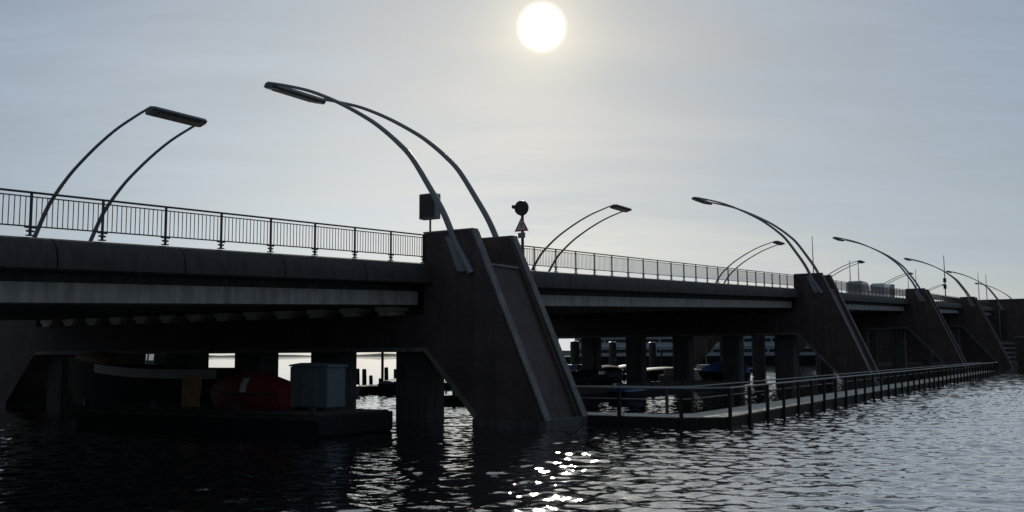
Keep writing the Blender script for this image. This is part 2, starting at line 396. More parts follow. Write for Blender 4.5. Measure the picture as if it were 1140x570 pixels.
# ------------------------------------------------------------------ bridge spans
FASCIA = [(-0.55, -0.02), (-0.12, 0.0), (0.08, -0.02), (0.23, -0.09), (0.34, -0.22), (0.41, -0.40), (0.445, -0.62), (0.45, -0.84), (0.42, -0.87), (-0.55, -0.90)]
POST = 2.13
PANEL_CACHE = {}
def build_span(s0, s1, label, detail):
    ln = s1 - s0; z0 = deck(s0); sl = (deck(s1) - deck(s0)) / ln
    root = thing('bridge_span', label, 'bridge', s0, 0, z0, group='deck spans of the bridge')
    # road slab, kerb, recessed web, pale edge beam, girders
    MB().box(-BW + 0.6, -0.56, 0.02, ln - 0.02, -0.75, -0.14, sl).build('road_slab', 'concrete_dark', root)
    MB().box(-BW + 2.6, -2.6, 0.02, ln - 0.02, -0.136, -0.10, sl).build('road_surface', 'asphalt', root)
    for x0, x1 in ((-2.6, -0.56), (-BW + 0.56, -BW + 2.6)):
        MB().box(x0, x1, 0.02, ln - 0.02, -0.14, 0.0 - 0.03, sl).build('footway', 'concrete', root)
    for sg in (0, 1):
        fx = (lambda x: x) if sg == 0 else (lambda x: -BW - x)
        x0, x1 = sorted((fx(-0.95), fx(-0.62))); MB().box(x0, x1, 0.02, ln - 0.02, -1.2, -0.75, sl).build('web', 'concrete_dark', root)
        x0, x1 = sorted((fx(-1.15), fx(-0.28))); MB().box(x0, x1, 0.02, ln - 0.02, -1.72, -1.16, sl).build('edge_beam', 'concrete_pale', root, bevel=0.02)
        n = max(1, round(ln / (2 * POST))); step = ln / n
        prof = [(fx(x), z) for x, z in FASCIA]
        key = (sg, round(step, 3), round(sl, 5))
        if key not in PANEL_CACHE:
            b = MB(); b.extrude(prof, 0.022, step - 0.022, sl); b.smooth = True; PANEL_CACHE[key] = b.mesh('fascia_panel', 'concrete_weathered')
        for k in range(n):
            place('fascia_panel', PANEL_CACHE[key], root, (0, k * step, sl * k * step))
    for k in range(13):
        x = -2.9 - k * 1.95 + 1.0
        pf = [(x - 0.55, -0.75), (x - 0.55, -0.9), (x - 0.12, -1.0), (x - 0.12, -1.5), (x - 0.33, -1.6), (x - 0.33, -1.75), (x + 0.33, -1.75), (x + 0.33, -1.6), (x + 0.12, -1.5), (x + 0.12, -1.0), (x + 0.55, -0.9), (x + 0.55, -0.75)]
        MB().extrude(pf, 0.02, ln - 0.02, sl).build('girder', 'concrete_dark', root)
    return root
build_span(-54, 0, 'nearest bridge span running out of the picture on the left, rounded concrete edge', True)
build_span(PW, 54.5, 'second bridge span, between the nearest and the second slanted brick pier', True)
build_span(54.5 + PW, 108.5, 'third bridge span, beyond the second slanted brick pier', True)
build_span(108.5 + PW, 163, 'far bridge span, between the third and the fourth slanted brick pier', True)
build_span(163 + PW, 217, 'farthest bridge span, ending at the brick bridge house', True)

# railings
def build_railing(s0, s1, label, singles):
    ln = s1 - s0; z0 = deck(s0 + 0.01); sl = (deck(s1) - z0) / ln
    root = thing('bridge_railing', label, 'railing', s0, 0.0, z0, group='railings along the bridge edge')
    n = round(ln / POST); step = ln / n
    top = MB().box(-0.035, 0.035, 0, ln, 1.12, 1.175, sl); top.build('top_rail', 'rail_paint', root, bevel=0.012)
    MB().box(-0.02, 0.02, 0, ln, 1.02, 1.05, sl).build('upper_rail', 'rail_paint', root)
    MB().box(-0.02, 0.02, 0, ln, 0.235, 0.27, sl).build('bottom_rail', 'rail_paint', root)
    pm = MB().box(-0.028, 0.028, -0.028, 0.028, -0.0, 1.12)
    pm.box(-0.03, 0.03, -0.15, 0.15, 0.20, 0.26); pm.box(-0.03, 0.03, -0.10, 0.10, 0.10, 0.15); pm.box(-0.08, 0.08, -0.08, 0.08, 0.0, 0.03)
    pm = pm.mesh('post', 'rail_paint')
    bmh = MB().box(-0.009, 0.009, -0.009, 0.009, 0.268, 1.022).mesh('baluster', 'rail_paint')
    cnt = 0; rest = MB()
    for k in range(n + 1):
        y = min(max(k * step, 0.03), ln - 0.03)
        place('post', pm, root, (0, y, sl * y))
        if k == n: break
        for j in range(1, 14):
            yb = k * step + step * j / 14
            if cnt < singles:
                place('baluster', bmh, root, (0, yb, sl * yb)); cnt += 1
            else:
                z = sl * yb; rest.box(-0.009, 0.009, yb - 0.009, yb + 0.009, 0.268 + z, 1.022 + z)
    if rest.v:
        tag(rest.build('baluster', 'rail_paint', root), kind='stuff')
# the near span is filled from the pier backwards so that single balusters are those in view
build_railing(-25.7, -0.02, 'dark steel railing on the nearest span, left of the first slanted pier', 300)
build_railing(0.3, 54.45, 'long dark steel railing on the second span, between first and second slanted pier', 300)
build_railing(54.8, 108.45, 'dark steel railing on the third span, above the row of vehicles', 300)
build_railing(108.8, 162.9, 'far dark steel railing between the third and fourth slanted pier', 0)
build_railing(163.3, 216.9, 'farthest dark steel railing, in front of the brick bridge house', 0)

# ------------------------------------------------------------------ piers
PL = ['nearest slanted brick pier with pale concrete edges, foot standing in the water',
      'second slanted brick pier, rising behind the floating walkway',
      'third slanted brick pier, near the far end of the walkway',
      'fourth and farthest slanted brick pier, beside the brick bridge house']
def build_pier(i, S):
    d = deck(S); top = d + 1.2; under = d - (3.6 if i == 0 else 4.05); cb_top = d - 2.12
    fo = 2.36 + 0.424 * top
    fi = {0: 2.46, 1: 4.0, 2: 5.2, 3: 5.9}[i]
    fz = 0.3
    root = thing('bridge_pier', PL[i], 'pier', S, 0, 0, group='slanted brick piers of the bridge')
    def mir(p, sg): return [(x, z) for x, z in p] if sg == 0 else [(-BW - x, z) for x, z in p]
    slope = (fo - 2.36) / top
    for sg in (0, 1):
        cheek = [(0, top), (2.36, top), (fo, 0.0), (fo, -2.0), (fi, -2.0), (fi, fz), (0.0, under)]
        for a, b in ((0, 0.55), (PW - 0.55, PW)):
            MB().extrude(mir(cheek, sg), a, b).build('cheek_wall', 'brick', root)
        zt = d - 0.1; xt = 2.36 + slope * (top - zt) - 0.16
        infill = [(0, zt), (xt, zt), (fo - 0.16, 0.0), (fo - 0.16, -2.0), (fi + 0.02, -2.0), (fi + 0.02, fz), (0.02, under + 0.01)]
        MB().extrude(mir(infill, sg), 0.552, PW - 0.552).build('infill_wall', 'brick', root)
        # ledge on the infill, concrete copings on the slope, caps, plinth and underside trim
        MB().extrude(mir([(0.05, zt), (xt + 0.08, zt), (xt + 0.12, zt - 0.1), (xt + 0.02, zt - 0.12), (0.05, zt + 0.06)], sg), 0.556, PW - 0.556).build('ledge', 'concrete', root)
        for a, b in ((-0.02, 0.40), (PW - 0.40, PW + 0.02)):
            cope = [(2.34, top), (2.40, top + 0.05), (fo + 0.05, 0.32), (fo - 0.02, 0.32)]
            MB().extrude(mir(cope, sg), a, b).build('coping', 'concrete', root)
            MB().extrude(mir([(-0.03, top), (-0.03, top + 0.07), (2.42, top + 0.07), (2.42, top)], sg), a, b).build('cap', 'concrete', root)
        MB().extrude(mir([(fi - 0.05, -0.5), (fi - 0.05, 0.32), (fo + 0.06, 0.32), (fo + 0.10, -0.5)], sg), -0.05, PW + 0.05).build('plinth', 'concrete_dark', root)
        ax = fi; L = math.hypot(fi, under - fz); nx, nz = (under - fz) / L, fi / L
        MB().extrude(mir([(0.0, under), (fi, fz + 0.02), (fi + nx * 0.22, fz + 0.02 + nz * 0.22), (0.0 + nx * 0.1, under + 0.2)], sg), -0.02, PW + 0.02).build('edge_trim', 'concrete' if sg == 0 else 'brick', root)  # far side trim takes the darker brick colour in place of shade
    MB().box(-BW, -0.0, 0.003, PW - 0.003, under, cb_top).build('crossbeam', 'brick', root)
    MB().box(-BW, -0.0, -0.02, PW + 0.02, under - 0.03, under + 0.14).build('edge_trim', 'concrete', root)
    # pedestals carrying the deck over the pier, and the deck over the pier itself
    sl = (deck(S + PW) - d) / PW
    MB().box(-BW + 0.6, -0.05, 0.0, PW, d - 0.75, d - 0.05, 0).build('deck_joint', 'concrete_dark', root)
    for k in range(13):
        x = -1.95 - k * 1.95
        pf = [(x - 0.5, cb_top + 0.36), (x - 0.5, cb_top + 0.2), (x - 0.3, cb_top + 0.14), (x - 0.3, cb_top), (x + 0.3, cb_top), (x + 0.3, cb_top + 0.14), (x + 0.5, cb_top + 0.2), (x + 0.5, cb_top + 0.36)]
        MB().extrude(pf, -0.16, PW + 0.10).build('bearing', 'bearing_lit' if i == 0 else 'concrete_dark', root)  # lit colour painted on the nearest pier's bearings only
    MB().box(-BW + 0.5, -0.6, 0.9, PW - 0.9, cb_top, d - 0.76).build('diaphragm', 'concrete_dark', root)
    for k in range(6):
        x = -1.45 - k * 4.9
        ring = []
        c = MB(); rr = 0.2; hw = 0.82
        oct_ = [(-hw, -hw + rr), (-hw + rr, -hw), (hw - rr, -hw), (hw, -hw + rr), (hw, hw - rr), (hw - rr, hw), (-hw + rr, hw), (-hw, hw - rr)]
        c.loft([[(x + a, 1.7 + b, z) for a, b in oct_] for z in (-2.0, under - 0.02)]).build('column', 'concrete_dark', root)
for i, S in enumerate(PIERS): build_pier(i, S)

# ------------------------------------------------------------------ street lamps (two arched tubes and a flat head)
CURVE = [(2.35, -0.55), (1.95, 0.14), (1.60, 0.72), (1.0, 1.98), (0.28, 3.12), (-0.62, 4.42), (-1.35, 5.15), (-2.2, 5.85), (-3.1, 6.47), (-4.7, 7.37), (-6.35, 8.12), (-7.95, 8.64), (-9.1, 8.95)]
def smooth_curve(p, n=5):
    o = []
    P = [p[0]] + p + [p[-1]]
    for i in range(1, len(P) - 2):
        for k in range(n):
            t = k / n; a, b, c, d_ = P[i - 1], P[i], P[i + 1], P[i + 2]
            o.append(tuple(0.5 * ((2 * b[q]) + (-a[q] + c[q]) * t + (2 * a[q] - 5 * b[q] + 4 * c[q] - d_[q]) * t * t + (-a[q] + 3 * b[q] - 3 * c[q] + d_[q]) * t ** 3) for q in (0, 1)))
    o.append(p[-1]); return o
cv = smooth_curve(CURVE)
def tube_mesh(y):
    n = len(cv); return MB().tube([(x, y, z) for x, z in cv], [0.15 - 0.09 * (i / (n - 1)) for i in range(n)], 12).mesh('tube', 'steel_tube')
LT = [tube_mesh(-0.02), tube_mesh(PW + 0.02)]
def head_mesh():
    b = MB()
    rings = []
    for y, k in ((-0.06, 0.6), (0.04, 0.96), (0.3, 1.0), (PW - 0.3, 1.0), (PW - 0.04, 0.96), (PW + 0.06, 0.6)):
        c = -9.0; w = 0.46 * k
        rings.append([(c - w, y, 8.83), (c - w * 0.75, y, 8.74), (c + w * 0.8, y, 8.62), (c + w, y, 8.70), (c + w * 0.7, y, 8.86 + 0.02 * k), (c - w * 0.7, y, 8.96 + 0.02 * k)])
    b.loft(rings); return b.mesh('lamp_head', 'lamp_case')
LH = head_mesh()
LG = MB().quadbox([(-9.28, 0.4, 8.695), (-8.72, 0.4, 8.62), (-8.72, PW - 0.4, 8.62), (-9.28, PW - 0.4, 8.695), (-9.28, 0.4, 8.74), (-8.72, 0.4, 8.665), (-8.72, PW - 0.4, 8.665), (-9.28, PW - 0.4, 8.74)]).mesh('glass', 'lamp_glass')
LB = MB().extrude([(2.25, -0.45), (1.50, 1.0), (1.1, 1.0), (1.7, -0.45)], -0.055, -0.012).mesh('base_plate', 'steel_tube')
LB2 = MB().extrude([(2.25, -0.45), (1.50, 1.0), (1.1, 1.0), (1.7, -0.45)], PW + 0.012, PW + 0.055).mesh('base_plate', 'steel_tube')
near_l = ['large double-tube arched street lamp leaning left from the top of the nearest brick pier',
          'arched double-tube street lamp rising from the second brick pier',
          'arched double-tube street lamp rising from the third brick pier',
          'arched double-tube street lamp rising from the fourth brick pier',
          'arched street lamp rising in front of the brick bridge house',
          'small arched street lamp above the bridge house, farthest right']
far_l = ['arched double-tube street lamp leaning right behind the railing at the far left',
         'arched double-tube street lamp leaning right, beside the round sign and the warning triangle',
         'arched lamp leaning right behind the railing, just left of the second brick pier',
         'arched lamp leaning right, between the second brick pier and the two thin poles',
         'arched lamp leaning right, just behind the vehicles on the third span',
         'tiny arched lamp leaning right, beyond the third brick pier']
for i, S in enumerate(PIERS + [217.0, 271.0]):
    for sg in (0, 1):
        if sg == 0: r = thing('street_lamp', near_l[i], 'street lamp', S, 0, deck(S), 0, 'arched lamps on the near side of the bridge')
        else: r = thing('street_lamp', far_l[i], 'street lamp', S + PW, -BW, deck(S), math.pi, 'arched lamps on the far side of the bridge')
        for me in LT: place('tube', me, r)
        h = place('lamp_head', LH, r); place('glass', LG, h)
        place('base_plate', LB, r); place('base_plate', LB2, r)

# ------------------------------------------------------------------ signs and poles on the bridge
def sign_box():
    r = thing('information_sign', 'dark rectangular sign box on a thin post behind the nearest pier', 'sign', 0.9, -0.35, deck(0.9))
    MB().tube([(0, 0, 0), (0, 0, 1.9)], 0.045, 8).build('post', 'steel_tube', r)
    MB().box(-0.45, 0.40, -0.2, 0.2, 1.9, 2.98).build('case', 'sign_grey', r, bevel=0.03)
    MB().box(-0.39, 0.34, -0.215, -0.203, 1.96, 2.92).build('face', 'black_paint', r)
sign_box()
def round_sign():
    r = thing('warning_sign', 'round signal head above a red-edged warning triangle on a dark post', 'sign', 8.7, -0.5, deck(8.7))
    MB().tube([(0, 0, -0.03), (0, 0, 2.75)], 0.075, 10).build('post', 'black_paint', r)
    disc = MB(); disc.tube([(0, -0.16, 3.08), (0, -0.02, 3.08), (0, 0.05, 3.08)], [0.36, 0.38, 0.30], 24); disc.build('signal_disc', 'black_paint', r)
    MB().tube([(-0.02, -0.05, 2.7), (0, 0, 2.8)], 0.05, 8).build('bracket', 'black_paint', r)
    MB().tube([(-0.4, -0.2, 3.16), (-0.4, -0.02, 3.16)], [0.1, 0.08], 12).build('side_lamp', 'black_paint', r)
    def tri(k, y0, y1): return [[(-0.40 * k, y, 1.93 + (1 - k) * 0.22), (0.40 * k, y, 1.93 + (1 - k) * 0.22), (0, y, 2.65 - (1 - k) * 0.46)] for y in (y0, y1)]
    t_ = MB().loft(tri(1.0, -0.10, -0.075)).build('triangle', 'sign_red', r)
    MB().loft(tri(0.68, -0.106, -0.099)).build('panel', 'sign_white', t_)
    MB().box(-0.03, 0.03, -0.112, -0.105, 2.12, 2.34).build('symbol', 'black_paint', t_)
    MB().box(-0.2, 0.2, -0.10, -0.075, 1.6, 1.86).build('plate', 'sign_grey', r)
round_sign()
def pole(s, t, h, label, r0=0.06, lights=False, arm=False, name='mast'):
    p = thing(name, label, 'pole', s, t, deck(s) - 0.05, group='thin poles on the bridge')
    MB().tube([(0, 0, 0), (0, 0, h * 0.6), (0, 0, h)], [r0, r0 * 0.8, r0 * 0.5], 8).build('pole', 'steel_tube', p)
    MB().box(-0.12, 0.12, -0.12, 0.12, 0, 0.12).build('base_plate', 'steel_tube', p)
    MB().tube([(0, 0, h), (0, 0, h + 0.12)], [r0 * 0.9, r0 * 0.2], 8).build('cap', 'black_paint', p)
    if lights:
        for z in (2.5, 3.6):
            b = MB().box(-0.25, 0.25, -0.3, -0.06, z, z + 0.75).build('signal_head', 'black_paint', p, bevel=0.04)
    if arm:
        MB().box(-0.45, 0.45, -0.06, 0.06, h - 0.05, h + 0.1).build('crossarm', 'black_paint', p)
pole(64.2, -0.8, 5.3, 'tall thin pole standing just behind the second brick pier')
pole(79.7, -0.8, 3.7, 'left one of two short thin poles side by side on the third span')
pole(84.0, -0.8, 3.9, 'right one of two short thin poles side by side on the third span')
pole(115.5, -0.8, 3.3, 'short thin pole just behind the third brick pier')
pole(122.0, -0.8, 4.6, 'thin pole under the arched lamp of the third brick pier')
pole(151.0, -0.8, 8.2, 'tall pole with two signal heads, before the fourth brick pier', 0.11, True)
pole(200.0, -0.8, 7.4, 'thin pole crossing the arched lamp beside the fourth brick pier', 0.09)
pole(215.0, -0.8, 7.6, 'tall thin pole rising in front of the brick bridge house', 0.1)

# ------------------------------------------------------------------ vehicles on the third span
def vehicle(s, t, label, L, H, material, name, cat, box_van):
    r = thing(name, label, cat, s, t, deck(s) - 0.1, 0, 'vehicles on the bridge')
    r.rotation_euler.x = 0
    w = 0.95
    if box_van: pr = [(0, 0.45), (0, H - 0.1), (0.25, H), (L - 1.9, H), (L - 1.1, H - 0.95), (L - 0.1, H - 1.15), (L, 0.9), (L, 0.45)]
    else: pr = [(0, 0.45), (0, H - 0.25), (0.2, H), (L * 0.55, H), (L * 0.72, H - 0.6), (L - 0.1, H - 0.75), (L, 0.8), (L, 0.45)]
    b = MB(); rings = []
    for x, k in ((-w, 0.94), (-w + 0.08, 1.0), (w - 0.08, 1.0), (w, 0.94)):
        rings.append([(x, y, 0.45 + (z - 0.45) * k) for y, z in pr])
    b.loft(rings); b.build('body', material, r, bevel=0.05)
    yb, zb = pr[3]; yc, zc = pr[4]
    MB().quadbox([(-0.8, yb + 0.10, zb - 0.06), (0.8, yb + 0.10, zb - 0.06), (0.8, yc - 0.06, zc + 0.12), (-0.8, yc - 0.06, zc + 0.12), (-0.8, yb + 0.16, zb - 0.01), (0.8, yb + 0.16, zb - 0.01), (0.8, yc + 0.03, zc + 0.12), (-0.8, yc + 0.03, zc + 0.12)]).build('windscreen', 'glass_dark', r)
    for sx in (-1, 1):
        MB().box(*sorted((sx * (w + 0.004), sx * (w - 0.02))), yb - 1.0, yb + 0.1, H - 0.75, H - 0.25).build('side_window', 'glass_dark', r)
        for y in (0.9, L - 0.95):
            wh = MB().tube([(sx * (w - 0.22), y, 0.34), (sx * (w + 0.02), y, 0.34)], 0.34, 16).build('wheel', 'tyre', r)
            MB().tube([(sx * (w + 0.018), y, 0.34), (sx * (w + 0.028), y, 0.34)], 0.19, 12).build('rim', 'car_silver', wh)
        MB().box(*sorted((sx * 0.75, sx * 0.5)), L - 0.02, L + 0.015, 0.75, 0.92).build('headlight', 'sign_white', r)
vehicle(113.5, -4.6, 'white high-roofed delivery van behind the third brick pier, right of the silver one', 6.0, 2.5, 'car_white', 'delivery_van', 'van', True)
vehicle(99.0, -4.6, 'silver van behind the railing of the third span, left of the white one', 5.6, 2.35, 'car_silver', 'delivery_van', 'van', True)
def cabinet():
    r = thing('control_cabinet', 'small white cabinet standing behind the railing of the third span', 'cabinet', 103.6, -0.8, deck(103.6))
    MB().box(-0.25, 0.25, -0.35, 0.35, 0.08, 1.7).build('case', 'sign_white', r, bevel=0.03)
    MB().box(-0.22, 0.22, -0.32, 0.32, -0.02, 0.08).build('foot', 'concrete', r)
    MB().box(-0.27, 0.27, -0.37, 0.37, 1.7, 1.75).build('lid', 'sign_grey', r)
cabinet()

# ------------------------------------------------------------------ brick bridge house, fenders and dolphin at the far end
def bridge_house():
    r = thing('bridge_house', 'large flat-topped brick bridge house at the right edge', 'building', 217, 0, 0)
    MB().box(-30, 9.0, 0.3, 17, -2, 14.5).build('wall', 'brick', r)
    MB().box(-30.1, 9.1, 0.2, 17.1, 14.5, 14.8).build('parapet', 'concrete_dark', r)
    MB().box(-30, 9.06, 0.24, 17.06, -2, 0.5).build('plinth', 'concrete', r)
    pier_edge = MB().box(1.2, 1.5, 0.1, 0.298, 5.5, 12.6).build('pilaster', 'concrete', r)
    MB().box(1.5, 2.6, 0.1, 0.298, 12.2, 12.6).build('lintel', 'concrete', r)
    MB().box(1.5, 2.6, 0.2, 0.298, 5.5, 12.2).build('door', 'black_paint', r)
bridge_house()
def fender():
    r = thing('timber_fender', 'dark horizontal timber fender wall in front of the bridge house', 'fender', 168, 4.2, 0)
    for k in range(8):
        y = 2 + k * 5.2
        MB().tube([(0.3, y, -2), (0.3, y, 5.4)], 0.24, 10).build('pile', 'timber_dark', r)
    for k in range(5):
        z = 0.5 + k * 0.95
        MB().box(0.56, 0.86, 0, 42, z, z + 0.45).build('beam', 'timber_dark', r, bevel=0.02)
fender()
def dolphin():
    r = thing('mooring_dolphin', 'dark square mooring dolphin in the water at the right edge', 'dolphin', 148, 11.6, 0)
    MB().box(-1.6, 1.6, -1.6, 1.6, 1.1, 5.0).build('block', 'timber_dark', r, bevel=0.08)
    MB().box(-1.7, 1.7, -1.7, 1.7, 5.0, 5.25).build('cap', 'concrete', r, bevel=0.05)
    for x in (-1.2, 0, 1.2):
        for y in (-1.2, 1.2):
            MB().tube([(x, y, -2), (x, y, 1.12)], 0.28, 10).build('pile', 'timber_dark', r)
dolphin()

# ------------------------------------------------------------------ floating walkway round the pier
def walkway():
    r = thing('floating_walkway', 'long timber walkway with railings on the water beside the bridge', 'walkway', 0, 0, 0)
    zt = 0.37
    outer = [(2.2, 3.5), (9.6, 3.5), (11.0, 4.7), (10.5, 109.0)]       # (t, s)
    inner = [(2.2, 5.2), (8.4, 5.2), (9.1, 6.3), (8.75, 109.0)]
    b = MB()
    # planks laid across the walkway, in two runs and a corner piece
    def strip(p0, p1, q0, q1, n, name):
        for k in range(n):
            a, c = k / n, (k + 1) / n - 0.08 / n
            l = lambda P, Q, f: (P[0] + (Q[0] - P[0]) * f, P[1] + (Q[1] - P[1]) * f)
            A, B_, C_, D = l(p0, p1, a), l(p0, p1, c), l(q0, q1, c), l(q0, q1, a)
            dz = random.uniform(-0.004, 0.004)
            b2.quadbox([(*A, zt - 0.05 + dz), (*B_, zt - 0.05 + dz), (*C_, zt - 0.05 + dz), (*D, zt - 0.05 + dz), (*A, zt + dz), (*B_, zt + dz), (*C_, zt + dz), (*D, zt + dz)])
    b2 = MB(); strip(outer[0], outer[1], inner[0], inner[1], 28, 'p'); strip(outer[1], outer[2], inner[1], inner[2], 10, 'p')
    strip(outer[2], outer[3], inner[2], inner[3], 700, 'p')
    tag(b2.build('plank', 'timber_deck', r), kind='stuff')
    # edge beams and float skirt
    def run(path, off, z0, z1, w, name, material):
        for p, q in zip(path, path[1:]):
            d = Vector((q[0] - p[0], q[1] - p[1])).normalized(); nn = Vector((d.y, -d.x))
            P = Vector(p) + nn * off; Q = Vector(q) + nn * off
            a, b_ = P - nn * w / 2, P + nn * w / 2; c, e = Q + nn * w / 2, Q - nn * w / 2
            MB().quadbox([(*a, z0), (*b_, z0), (*c, z0), (*e, z0), (*a, z1), (*b_, z1), (*c, z1), (*e, z1)]).build(name, material, r)
    run(outer, 0.06, -0.15, zt - 0.02, 0.11, 'edge_beam', 'timber_wet')
    run(inner, -0.06, -0.15, zt - 0.02, 0.11, 'edge_beam', 'timber_wet')
    post = MB().box(-0.06, 0.06, -0.06, 0.06, -0.05, 1.45).mesh('post', 'timber_wet')
    ipost = MB().box(-0.05, 0.05, -0.05, 0.05, 0.0, 1.42).mesh('post', 'timber_dark')
    def posts(path, step, me, off):
        for p, q in zip(path, path[1:]):
            L = math.hypot(q[0] - p[0], q[1] - p[1]); n = max(1, round(L / step))
            d = Vector((q[0] - p[0], q[1] - p[1])).normalized(); nn = Vector((d.y, -d.x))
            for k in range(n):
                f = k / n
                place('post', me, r, (p[0] + (q[0] - p[0]) * f + nn.x * off, p[1] + (q[1] - p[1]) * f + nn.y * off, 0), -math.atan2(d.x, d.y))
        place('post', me, r, (path[-1][0] + nn.x * off, path[-1][1], 0))
    posts(outer, 2.43, post, 0.18); posts(inner, 2.43 * 2, ipost, -0.05)
    for path, off in ((outer, 0.18), (inner, -0.05)):
        for z, rad, nm in (((1.48, 0.035, 'handrail'),) if off > 0 else ((1.45, 0.03, 'handrail'), (0.95, 0.02, 'mid_rail'))):
            pts = []
            for i, p in enumerate(path):
                pts.append((p[0] + off, p[1] - (off if i < 2 else 0), z))
            MB().tube(pts, rad, 8).build(nm, 'galvanised', r)
walkway()

# ------------------------------------------------------------------ jetty under the far edge, mooring piles
def jetty():
    r = thing('timber_jetty', 'low dark jetty on the water under the far side of the bridge', 'jetty', 4, -24, 0)
    MB().box(-1.1, 1.1, 6, 110, 0.25, 0.55).build('deck', 'timber_dark', r)
    for x in (-1.1, 1.0): MB().box(x, x + 0.1, 6, 110, -0.1, 0.248).build('edge_beam', 'timber_dark', r)
    for k in range(22):
        y = 7 + k * 4.7
        MB().tube([(1.25, y, -2), (1.25, y, 1.1)], 0.13, 8).build('pile', 'timber_dark', r)
jetty()
pile_no = 0
def pile(s, t, top, rad, label):
    r = thing('mooring_pile', label, 'mooring pile', s, t, 0, group='mooring piles under the bridge')
    MB().tube([(0, 0, -2), (0.02, 0, top * 0.5), (0.0, 0, top)], [rad, rad * 0.98, rad * 0.94], 12).build('shaft', 'timber_dark', r)
    MB().tube([(0, 0, top), (0, 0, top + 0.1)], [rad * 1.05, rad * 0.7], 12).build('cap', 'sign_grey', r)
for s_, t_, top, rad, lab in [
    (26.3, -26, 1.7, 0.17, 'leftmost of the mooring piles seen against the bright water left of the nearest pier'),
    (27.1, -26, 1.66, 0.18, 'second mooring pile from the left, seen against bright water left of the nearest pier'),
    (27.9, -26, 1.15, 0.15, 'shortest mooring pile, seen against bright water left of the nearest pier'),
    (29.3, -26, 3.6, 0.11, 'tall thin mooring pile reaching up behind the crossbeam, left of the nearest pier'),
    (29.8, -26, 1.75, 0.17, 'mooring pile just right of the tall thin one, left of the nearest pier'),
    (31.0, -26, 1.6, 0.17, 'mooring pile beside the front column of the nearest pier'),
    (69.5, -30, 4.25, 0.55, 'thick mooring pile showing just right of the nearest brick pier'),
    (79.6, -30, 4.25, 0.50, 'thick mooring pile seen before the grey ferry, between two bridge columns'),
    (92.0, -30, 4.30, 0.50, 'thick mooring pile seen before the grey ferry, third from the nearest brick pier')]:
    pile(s_, t_, top, rad, lab)

rp = random.Random(3)
ORD = ['first', 'second', 'third', 'fourth', 'fifth', 'sixth', 'seventh', 'eighth', 'ninth', 'tenth']
for k in range(10):
    r = thing('mooring_pile', ORD[k] + ' thin dark mooring pile from the nearest pier, along the jetty behind the boats', 'mooring pile', 38 + k * 6.6 + rp.uniform(-1, 1), -25.6, 0, group='thin mooring piles among the boats')
    h_ = rp.uniform(2.0, 3.4); rr = rp.uniform(0.09, 0.15)
    MB().tube([(0, 0, -2), (rp.uniform(-.05, .05), 0, h_)], [rr, rr * 0.9], 10).build('shaft', 'timber_dark', r)
    MB().tube([(0, 0, h_ - 0.02), (0, 0, h_ + 0.06)], [rr * 1.25, rr * 0.8], 10).build('cap', 'sign_grey', r)

